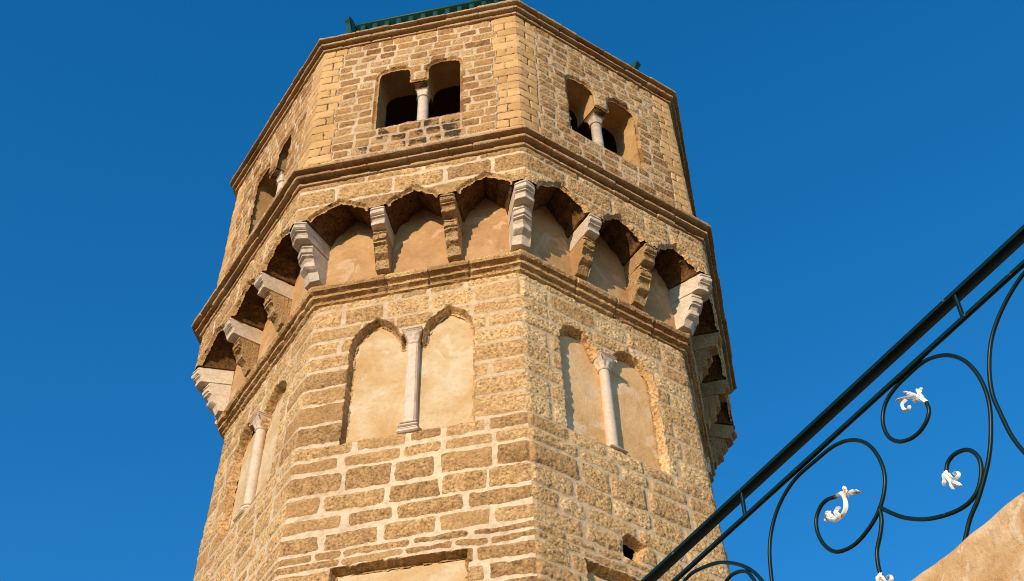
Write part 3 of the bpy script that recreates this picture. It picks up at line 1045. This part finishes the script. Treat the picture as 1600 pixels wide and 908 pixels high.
def bracket(name, prof, hw, corner, seed, mat, rough, M, parent):
    P = bracket_mesh(prof, hw, corner, seed, rough)
    mb = MB()
    W = np.einsum('ij,abj->abi', np.array(M.to_3x3()), P) + np.array(M.translation)
    tint = random.Random(seed).random() * .5 + .3
    mb.grid(W, (1, tint, 0, .5), closed=True)
    # side cheeks as grids between the outline and its middle line
    for i, fl in ((0, True), (-1, False)):
        row = W[i]
        k = len(row)
        mb.poly_cap = None
        bmx = bmesh.new()
        vsx = [bmx.verts.new(p) for p in row]
        f = bmx.faces.new(vsx)
        bmesh.ops.triangulate(bmx, faces=[f])
        bmx.verts.index_update()
        base = mb.n
        mb.v.append(np.array([list(x.co) for x in bmx.verts]))
        mb.c.append(np.tile(np.array([1, tint, 0, .5]), (k, 1)))
        for f in bmx.faces:
            ids = [base + x.index for x in f.verts]
            mb.t.append(tuple(ids))
        mb.n += k
        bmx.free()
    o = mb.build(name, mat, parent, smooth=True)
    return o

def smooth_by_angle(o, deg):
    me = o.data
    bmx = bmesh.new()
    bmx.from_mesh(me)
    lim = math.radians(deg)
    for e in bmx.edges:
        e.smooth = not (len(e.link_faces) == 2 and e.calc_face_angle(0) > lim)
    bmx.to_mesh(me)
    bmx.free()

def place_corbel(origin, ang, corner, seed, um, lm, hw):
    M = Matrix.Translation((origin[0], origin[1], 0)) @ Matrix.Rotation(ang, 4, 'Z')
    s = 1.0 / math.cos(PI / 8) if corner else 1.0
    up_ = [(x * (s if x > 0 else 1) + (0 if corner and x > .1 else 0), z) for x, z in UPPER]
    lo_ = [(x * (s if x > 0 else 1) + (0 if corner and x > .1 else 0), z) for x, z in LOWER]
    marb = um in (M_marble, M_marble_grey)
    c = bracket('corbel', up_, hw, corner, seed, um, .0048 if marb else .009, M, tower)
    lmarb = lm in (M_marble, M_marble_grey)
    b = bracket('lower_bracket', lo_, hw * .93, corner, seed + 50, lm, .005 if lmarb else .012, M, c)
    for o in (c, b):
        smooth_by_angle(o, 38)
    return c

for v in range(0, 5):
    a, ud, n, L = frame(v, RA)
    Ld = flen(v, RD)
    sh = (Ld - L) / 2
    ang = math.atan2(n[1], n[0])
    for k, uc in enumerate(pier_centres(Ld)[1:3]):
        um = {(FR, 0): M_marble, (FR, 1): M_corbel, (RT, 0): M_marble, (RT, 1): M_corbel, (4, 0): M_corbel, (4, 1): M_corbel}.get((v, k), M_marble)  # far right face takes the darker sandstone to stand in for its shade
        p = a + ud * (uc - sh)
        o = place_corbel(p, ang, False, 100 + v * 10 + k, um, M_corbel, .061)
        if um is M_corbel:
            o['label'] = 'yellow sandstone corbel, both tiers of the same crumbly stone; on the far right face the colour stands for shade'
for v in range(1, 6):
    p = vert(v, RA)
    place_corbel(p, vang(v), True, 200 + v, {2: M_marble_grey, 5: M_corbel}.get(v, M_marble), {2: M_marble_grey, 5: M_corbel}.get(v, M_marble), .084)  # rightmost corner is sandstone brown in place of shade

# ---- middle cornice: three courses of thin tiles --------------------------------
def tile_cornice(name, tiers, seed, block):
    mb = MB()
    for k, (r_out, z_top, z_bot, r_in) in enumerate(tiers):
        e = .006
        prof = [(r_in, z_top), (r_out - e, z_top), (r_out - .002, z_top - e * .6), (r_out, (z_top + z_bot) / 2), (r_out - .002, z_bot + e * .6), (r_out - e, z_bot), (r_in, z_bot)]
        ring_moulding(mb, range(0, 8), prof, .010, seed + k * 7, rough=.004, block=block, jitter=.006, groove=.008, tints=(0, 1), chip=.03)
    return mb.build(name, M_corn, tower)

tile_cornice('middle_cornice', [(2.756, 11.650, 11.618, 2.5), (2.708, 11.588, 11.558, 2.5), (2.660, 11.526, 11.494, 2.5)], 61, .30)
tile_cornice('top_cornice', [(2.712, 14.062, 14.032, 2.1), (2.670, 14.004, 13.974, 2.5), (2.630, 13.945, 13.914, 2.5)], 81, .28)

# ---- belfry storey ---------------------------------------------------------------
BEL = {v: belfry_outline(flen(v, 2.6)) for v in range(0, 5)}
NROW = 17
zs_up = np.linspace(11.64, 13.93, NROW + 1 + 1)
def up_rows(v, L, seed):
    rows = []
    for i in range(len(zs_up) - 1):
        rg = random.Random(f'{seed}-{v}-{i}')
        e = [0.0]
        if i % 2 == 0:
            e += [.225 + rg.uniform(-.045, .045)]
        else:
            e += [.115, .215 + rg.uniform(-.035, .045)]
        endq = [L - .225 + rg.uniform(-.045, .045)] if i % 2 else [L - .215 + rg.uniform(-.045, .035), L - .115]
        while endq[0] - e[-1] > .30:
            e.append(e[-1] + rg.uniform(.14, .235))
        if endq[0] - e[-1] < .09:
            e.pop()
        e += endq + [L]
        rows.append(np.array(e))
    return rows

mb = MB()
for v in range(0, 8):
    L = flen(v, 2.6)
    rows = up_rows(v, L, 'up')
    def lich(U, Z, P, v=v):
        if v == FR:
            m_ = sstep(.35, .55, U) * sstep(1.6, 1.4, U) * sstep(11.80, 11.95, Z) * sstep(12.32, 12.24, Z)
            return m_ * (.70 + .35 * fbm(P, 7, 3, 19)) + sstep(.05, .5, fbm(P, 7, 2, 23)) * .62
        return sstep(.1, .5, fbm(P, 7, 2, 23)) * .45
    masonry_face(mb, v, lambda z: np.full(np.shape(z), 2.6), 11.60, 13.945, .0085 if v in (1, 2, 3) else .025, zs_up, rows, [BEL[v]] if v in BEL else [],
                 seed=9, mort=.0125, amp=.008, rough=.0085, weather={FR: .42, LF: .3}.get(v, .7), upper=True, lichen=lich, hdepth=.02, warp=.85)
mb.build('upper_wall', M_up, tower)

for v in BEL:
    mb = MB()
    L = flen(v, 2.6)
    c = L / 2 + .02
    def splay(u, c=c):
        return c + (u - c) * .97
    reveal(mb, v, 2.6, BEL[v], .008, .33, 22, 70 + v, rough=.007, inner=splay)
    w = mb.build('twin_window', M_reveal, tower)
    column(w, v, 2.6, c + .012, 12.27, 12.995, .056, .140, .125, 0.0, mat=M_column if v != RT else M_marble_grey, cap_w=1.10, plain=True)
    # stone impost on the capital
    mb = MB()
    p = fpt(v, 2.6, c + .004, 0, -.215)
    a, ud, n, _ = frame(v, 2.6)
    M = Matrix.Translation((p[0], p[1], 0)) @ Matrix.Rotation(math.atan2(n[1], n[0]), 4, 'Z')
    mb.box((-.11, -.057, 12.995), (.190, .057, 13.055), (1, .3, 0, .5), M)
    mb.build('impost', M_soff, w, smooth=False)

def octagon_slab(mb, r, z0, z1):
    top = [np.array([*vert(v, r), z1]) for v in range(1, 9)]
    bot = [np.array([*vert(v, r), z0]) for v in range(1, 9)]
    mb.poly(top)
    mb.poly(bot[::-1])
    mb.grid(np.array([bot, top]), closed=True)

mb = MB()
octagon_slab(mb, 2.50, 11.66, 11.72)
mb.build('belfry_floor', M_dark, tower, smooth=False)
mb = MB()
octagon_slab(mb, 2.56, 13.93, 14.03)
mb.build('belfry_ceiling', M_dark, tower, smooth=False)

# ---- green roof eaves with finials --------------------------------------------------
RE, ZE = 2.27, 14.96
mb = MB()
def oct_ring(r, z):
    return [np.array([*vert(v, r), z]) for v in range(1, 9)]
mb.grid(np.array([oct_ring(1.6, 14.985), oct_ring(2.265, 14.985), oct_ring(2.272, 15.0), oct_ring(2.268, 15.022), oct_ring(1.1, 16.05), oct_ring(.02, 17.4)]), closed=True)
roof = mb.build('roof', M_roof, tower, smooth=False)
M_drum = paint('near_black_green_boards', (.002, .010, .010), (.01, .02, .02), .7, .6)  # the drum is a very dark green of its own
mb = MB()
mb.grid(np.array([oct_ring(1.95, 14.03), oct_ring(1.95, 14.984)]), closed=True)
mb.build('drum', M_drum, roof, smooth=False)
for v in range(0, 8):
    a, ud, n, L = frame(v, 2.13)
    ang = math.atan2(n[1], n[0])
    cnt = 12
    posts = MB()
    for k in range(cnt):
        u = L * (k + .5) / cnt
        p = a + ud * u
        M = Matrix.Translation((p[0], p[1], 0)) @ Matrix.Rotation(ang, 4, 'Z')
        posts.box((0, -.025, 14.04), (.112, .027, 14.981), None, M)
        if k < cnt - 1:                                           # scalloped tile between two ribs
            pts = [M @ Vector((.05, L / cnt * t, 14.80 + .05 * (1 - (2 * t - 1) ** 2))) for t in np.linspace(.1, .9, 9)]
            posts.tube(pts, .028, 6)
    posts.build('eaves_ribs', M_roof, roof, smooth=False)
for v in range(1, 9):
    a = vang(v)
    p = vert(v, 2.20)
    M = Matrix.Translation((p[0], p[1], 14.81)) @ Matrix.Rotation(a, 4, 'Z')
    prof = [(-.06, -.06), (.02, -.10), (.10, -.02), (.12, .05), (.105, .11), (.13, .16), (.165, .20), (.15, .245), (.09, .24), (.055, .20), (.045, .14), (.0, .11), (-.06, .11)]
    f = MB()
    ys = (-.032, .032)
    P = np.array([[list(M @ Vector((x, y, z))) for x, z in resample(prof, .02)] for y in ys])
    f.grid(P, closed=True)
    for row, fl in ((P[0], 1), (P[1], 0)):
        bmx = bmesh.new()
        vv = [bmx.verts.new(q) for q in row]
        fc = bmx.faces.new(vv)
        bmesh.ops.triangulate(bmx, faces=[fc])
        bmx.verts.index_update()
        base = f.n
        f.v.append(np.array([list(x.co) for x in bmx.verts]))
        f.c.append(np.tile(np.array([1, .5, 0, 0.]), (len(row), 1)))
        f.t += [tuple(base + x.index for x in fc_.verts) for fc_ in bmx.faces]
        f.n += len(row)
        bmx.free()
    f.build('finial', M_roof, roof, smooth=False)

# ------------------------------------------------------------------ terrace and railing
H = Vector((-.70215, .71203, 0)).normalized()      # along the railing, away from the camera
N = Vector((.71203, .70215, 0)).normalized()       # from the camera to the railing
O0 = Vector((CAM.x, CAM.y, 0))
def rp(s, z, d=3.02):
    p = O0 + H * s + N * d
    return Vector((p.x, p.y, z))
S0, S1 = -3.15, 4.75

# terrace wall (its worn top edge is what the photo shows)
mb = MB()
DW = 2.90
ztop = 1.6 + .9075 * DW
ss = np.concatenate([np.linspace(S0 - .3, .2, 120)[:-1], np.linspace(.2, S1, 420)])
prof = [(DW + .0, 0.0), (DW, 1.0), (DW, 2.0), (DW, 3.0), (DW, 3.6)] + [(DW, z) for z in np.linspace(3.66, ztop - .03, 34)] + \
       [(DW + .004, ztop - .016), (DW + .012, ztop - .005), (DW + .028, ztop), (DW + .09, ztop + .004), (DW + .2, ztop), (DW + .225, ztop - .02), (DW + .23, ztop - .1), (DW + .23, 3.9)]
P = np.array([[list(rp(s, z, d)) for s in ss] for d, z in prof])
q = fbm(P, 3, 3, 91) * .012 + fbm(P, 14, 3, 92) * .004
q[0:3] *= .3
P[..., 0] += -N.x * q
P[..., 1] += -N.y * q
P[..., 2] += (fbm(P, 3.2, 3, 95) * .016 + fbm(P, 11, 2, 96) * .005) * (np.array([z for _, z in prof]) > 4.0)[:, None]
mb.grid(P)
for col, fl in ((0, 1), (-1, -1)):                # close the two ends of the wall
    e_ = P[:, col]
    back = e_[::-1].copy()
    for i_, (d_, z_) in enumerate(prof[::-1]):
        back[i_, :2] = np.array(rp(ss[col], z_, DW + .23))[:2]
    mb.grid(np.array([e_, back[::-1]]))
mb.grid(np.array([[list(rp(s_, z_, DW + .23)) for s_ in ss[::30]] for z_ in (0.0, 3.9)]))
tw = mb.build('terrace_parapet', M_terrace)
tag(tw, 'worn orange plaster parapet wall below the dark green iron railing', 'parapet')
mb = MB()
fl = [rp(S0 - .3, 3.95, DW + .225), rp(S1, 3.95, DW + .225), rp(S1, 3.95, DW + 6), rp(S0 - .3, 3.95, DW + 6)]
lo = [Vector((p.x, p.y, 3.75)) for p in fl]
mb.grid(np.array([[list(p) for p in lo], [list(p) for p in fl]]), closed=True)
mb.poly([list(p) for p in fl])
mb.poly([list(p) for p in lo[::-1]])
tf = mb.build('terrace_floor', M_terrace, smooth=False)
tag(tf, kind='structure')

rail = empty('iron_railing', rp(0, ztop))
tag(rail, 'dark green wrought iron railing with scrolls and white painted leaves', 'railing')
def rlocal(mb):
    off = np.array([rail.location.x, rail.location.y, rail.location.z])
    mb.v = [x - off for x in mb.v]
    return mb

def bar(s0, s1, z0, z1, d0, d1, b=.002, k=1):
    """rectangular bar with tiny chamfers along the railing"""
    mb = MB()
    sec = [(d0 + b, z0), (d1 - b, z0), (d1, z0 + b), (d1, z1 - b), (d1 - b, z1), (d0 + b, z1), (d0, z1 - b), (d0, z0 + b)]
    rows = np.array([[list(rp(s, z, d)) for d, z in sec] for s in np.linspace(s0, s1, 60)])
    w = fbm(rows, 1.3, 2, 5) * .0016
    rows[..., 2] += w
    mb.grid(rows, closed=True)
    mb.poly(rows[0])
    mb.poly(rows[-1][::-1])
    return rlocal(mb)

bar(S0, S1, 5.188, 5.206, 2.999, 3.047).build('handrail', M_green, rail, smooth=False)
bar(S0, S1, 5.061, 5.078, 2.9995, 3.016).build('lower_rail', M_green, rail, smooth=False)
bar(S0, S1, ztop + .035, ztop + .050, 3.0135, 3.030).build('bottom_rail', M_green, rail, smooth=False)
PERIOD = 1.187
for k in range(-4, 3):
    s = 1.675 + PERIOD * k
    if not (S0 < s < S1):
        continue
    mb = MB()
    mb.tube([rp(s + .004, 5.078, 3.008), rp(s, 5.188, 3.010)], .0085, 4)
    rlocal(mb).build('spacer_post', M_green, rail, smooth=False)
for s in (S0 + .02, S1 - .02):
    mb = MB()
    mb.tube([rp(s, ztop - .05, 3.02), rp(s, 5.188, 3.02)], .014, 8)
    rlocal(mb).build('end_post', M_green, rail, smooth=False)

SCROLL = {
 'a': [(3.30, 4.80), (3.335, 4.86), (3.345, 4.93), (3.342, 4.99), (3.31, 5.032), (3.25, 5.050), (3.189, 5.040), (3.089, 5.002), (3.019, 4.957), (2.944, 4.889), (2.887, 4.813), (2.845, 4.72), (2.815, 4.62), (2.80, 4.50), (2.82, 4.40), (2.86, 4.32)],
 'b': [(3.12, 4.83), (3.064, 4.875), (3.022, 4.891), (2.978, 4.882), (2.934, 4.855), (2.912, 4.819), (2.895, 4.765), (2.90, 4.70), (2.94, 4.64), (3.01, 4.62), (3.07, 4.65)],
 'c': [(2.86, 4.40), (2.835, 4.56), (2.816, 4.717), (2.793, 4.856), (2.749, 4.948), (2.682, 5.014), (2.589, 5.052), (2.476, 5.053), (2.373, 5.045), (2.293, 5.010), (2.232, 4.946), (2.2, 4.863), (2.194, 4.774), (2.218, 4.705), (2.267, 4.649), (2.333, 4.616), (2.408, 4.605), (2.483, 4.63), (2.527, 4.685), (2.547, 4.755), (2.539, 4.817), (2.507, 4.851), (2.467, 4.857), (2.424, 4.839)],
 'd': [(1.94, 4.895), (1.941, 4.859), (1.961, 4.83), (2.0, 4.811), (2.046, 4.813), (2.094, 4.838), (2.127, 4.883), (2.137, 4.939), (2.126, 4.99), (2.092, 5.034), (2.037, 5.055), (1.972, 5.060), (1.886, 5.055), (1.807, 5.010), (1.753, 4.94), (1.724, 4.856), (1.716, 4.767), (1.726, 4.686), (1.752, 4.61), (1.786, 4.54), (1.827, 4.482), (1.887, 4.417), (1.941, 4.373), (1.999, 4.300)],
 'e': [(1.60, 4.30), (1.645, 4.372), (1.675, 4.439), (1.695, 4.532), (1.700, 4.637), (1.698, 4.73), (1.668, 4.833), (1.616, 4.925), (1.535, 4.996), (1.44, 5.043), (1.36, 5.053), (1.25, 5.050), (1.186, 5.045), (1.106, 5.010), (1.045, 4.946), (1.013, 4.863), (1.007, 4.774), (1.031, 4.705), (1.08, 4.649), (1.146, 4.616), (1.221, 4.605), (1.296, 4.63), (1.34, 4.685), (1.36, 4.755), (1.352, 4.817), (1.32, 4.851), (1.28, 4.857), (1.237, 4.839)],
 'f': [(1.961, 4.592), (1.942, 4.619), (1.906, 4.627), (1.861, 4.608), (1.836, 4.57), (1.832, 4.525), (1.852, 4.475), (1.889, 4.439), (1.941, 4.429), (2.011, 4.447), (2.092, 4.488), (2.167, 4.549), (2.215, 4.605), (2.253, 4.659)],
 'g': [(2.258, 4.661), (2.263, 4.613), (2.286, 4.565), (2.318, 4.519), (2.33, 4.473), (2.333, 4.43)],
}
def catmull(P, k=6):
    P = [np.array(p, float) for p in P]
    Q = [2 * P[0] - P[1]] + P + [2 * P[-1] - P[-2]]
    out = []
    for i in range(1, len(Q) - 2):
        for t in np.linspace(0, 1, k, endpoint=False):
            a, b, c, d = Q[i - 1:i + 3]
            out.append(.5 * (2 * b + (c - a) * t + (2 * a - 5 * b + 4 * c - d) * t * t + (3 * b - a - 3 * c + d) * t ** 3))
    out.append(P[-1])
    return out

def lobe(mb, pts, r0, r1, d=3.0205):
    """one leaf lobe: a thin curled blade in the plane of the railing with a raised, grooved middle and notched edges"""
    C_ = np.array(catmull(pts, 7))
    k = len(C_)
    t = np.linspace(0, 1, k)
    tg = np.gradient(C_, axis=0)
    tg /= np.linalg.norm(tg, axis=1)[:, None] + 1e-9
    sd_ = np.stack([-tg[:, 1], tg[:, 0]], -1)
    w = (r0 + (r1 - r0) * t) * (1.1 + .35 * np.sin(PI * t)) * (1 + .16 * np.sin(t * 19)) * np.sqrt(np.clip((1.04 - t) * 9, 0, 1))
    belly = -.011 * np.sin(PI * np.clip(t * 1.1, 0, 1)) - .004 * np.sin(t * 9)
    rows = []
    for o, e in ((-1, .003), (-.6, -.003), (-.28, -.006), (0, -.0025), (.28, -.006), (.6, -.003), (1, .003), (.5, .005), (-.5, .005)):
        rows.append([list(rp(C_[i, 0] + sd_[i, 0] * w[i] * o, C_[i, 1] + sd_[i, 1] * w[i] * o, d + belly[i] + e)) for i in range(k)])
    P = np.array(rows).transpose(1, 0, 2)
    mb.grid(P, closed=True)
    mb.poly(P[0])
    mb.poly(P[-1][::-1])

def leaf(kind, org, parent, flip=1):
    """acanthus leaf cast in white; lobes given as offsets (ds, dz) from the end of the scroll"""
    L = {
     'spray': [
        ([ (0.000, 0.000), (0.015, 0.034), (0.036, 0.057), (0.063, 0.076), (0.090, 0.091), (0.106, 0.097) ], 0.011, 0.005),
        ([ (0.008, 0.028), (0.010, 0.051), (0.013, 0.073) ], 0.011, 0.006),
        ([ (0.008, 0.034), (0.003, 0.051), (-0.006, 0.063) ], 0.009, 0.005),
        ([ (0.031, 0.057), (0.049, 0.083), (0.065, 0.106) ], 0.011, 0.005),
        ([ (0.064, 0.073), (0.082, 0.059), (0.084, 0.036), (0.069, 0.025), (0.061, 0.031), (0.068, 0.039) ], 0.008, 0.006),
        ([ (0.013, 0.026), (0.032, 0.032), (0.043, 0.044) ], 0.01, 0.005),
     ],
     'swan': [
        ([ (0.000, 0.000), (-0.027, -0.010), (-0.041, -0.036), (-0.041, -0.063), (-0.030, -0.084), (-0.006, -0.095), (0.020, -0.092), (0.046, -0.068), (0.062, -0.051), (0.074, -0.060) ], 0.009, 0.01),
        ([ (-0.045, -0.037), (-0.051, -0.015), (-0.050, 0.009) ], 0.012, 0.006),
        ([ (-0.052, -0.040), (-0.074, -0.041), (-0.092, -0.050), (-0.109, -0.064) ], 0.011, 0.006),
        ([ (0.012, -0.086), (0.010, -0.061), (-0.007, -0.054) ], 0.012, 0.008),
        ([ (0.041, -0.072), (0.048, -0.046), (0.065, -0.038) ], 0.012, 0.01),
     ],
     'drop': [
        ([ (-0.001, 0.002), (-0.001, -0.023), (-0.005, -0.047), (-0.004, -0.063), (-0.004, -0.079) ], 0.011, 0.006),
        ([ (0.002, -0.005), (0.011, -0.026), (0.023, -0.043) ], 0.01, 0.009),
        ([ (-0.000, -0.009), (-0.009, -0.027), (-0.015, -0.040) ], 0.011, 0.006),
        ([ (-0.005, -0.047), (-0.026, -0.058), (-0.042, -0.053), (-0.041, -0.038), (-0.029, -0.034), (-0.030, -0.041) ], 0.008, 0.005),
        ([ (-0.010, -0.053), (-0.023, -0.070), (-0.034, -0.087) ], 0.01, 0.009),
     ],
    }[kind]
    mb = MB()
    k_, g_ = {'swan': (.78, 1.0), 'spray': (.64, 1.05), 'drop': (.60, 1.05)}[kind]
    for pts, r0, r1 in L:
        lobe(mb, [(org[0] + a * g_ * flip, org[1] + b * g_) for a, b in pts], r0 * k_, r1 * k_)
    return rlocal(mb).build('leaf', M_leaf, parent)

REPEATS = {0: 'abcdefg', -1: 'dfg', 1: 'cfg', -2: 'cdfg', -3: 'cdfg', -4: 'cd'}
for k in REPEATS:
    for key in REPEATS[k]:
        P = [(s + PERIOD * k, z) for s, z in SCROLL[key]]
        mb = MB()
        mb.tube([rp(s, z, 3.0213) for s, z in catmull(P)], .0076, 10)
        o = rlocal(mb).build('scroll', M_green, rail)
        if key in 'ce': leaf('swan', P[-1], o)
        if key == 'd': leaf('spray', P[0], o)
        if key == 'f': leaf('drop', P[0], o)
        if key == 'g': leaf('drop', P[-1], o)

# ------------------------------------------------------------------ ground
mt, n_, l_, b_ = new_mat('paving', .9, .2)
co = coords(n_)
br = n_.new('ShaderNodeTexBrick')
br.inputs['Scale'].default_value = 1.6
br.inputs['Mortar Size'].default_value = .02
br.inputs['Color1'].default_value = (.23, .155, .09, 1)
br.inputs['Color2'].default_value = (.19, .125, .07, 1)
br.inputs['Mortar'].default_value = (.10, .08, .06, 1)
l_.new(co, br.inputs['Vector'])
l_.new(mix(n_, l_, 1.0, br.outputs['Color'], ramp(n_, l_, nz(n_, l_, co, 3, 5), [(.3, (.8, .8, .8)), (.7, (1.1, 1.1, 1.1))]), 'MULTIPLY'), b_.inputs['Base Color'])
mb = MB()
mb.poly([(-1500, -1500, 0), (1500, -1500, 0), (1500, 1500, 0), (-1500, 1500, 0)])
g = mb.build('ground', mt, smooth=False)
tag(g, kind='structure')
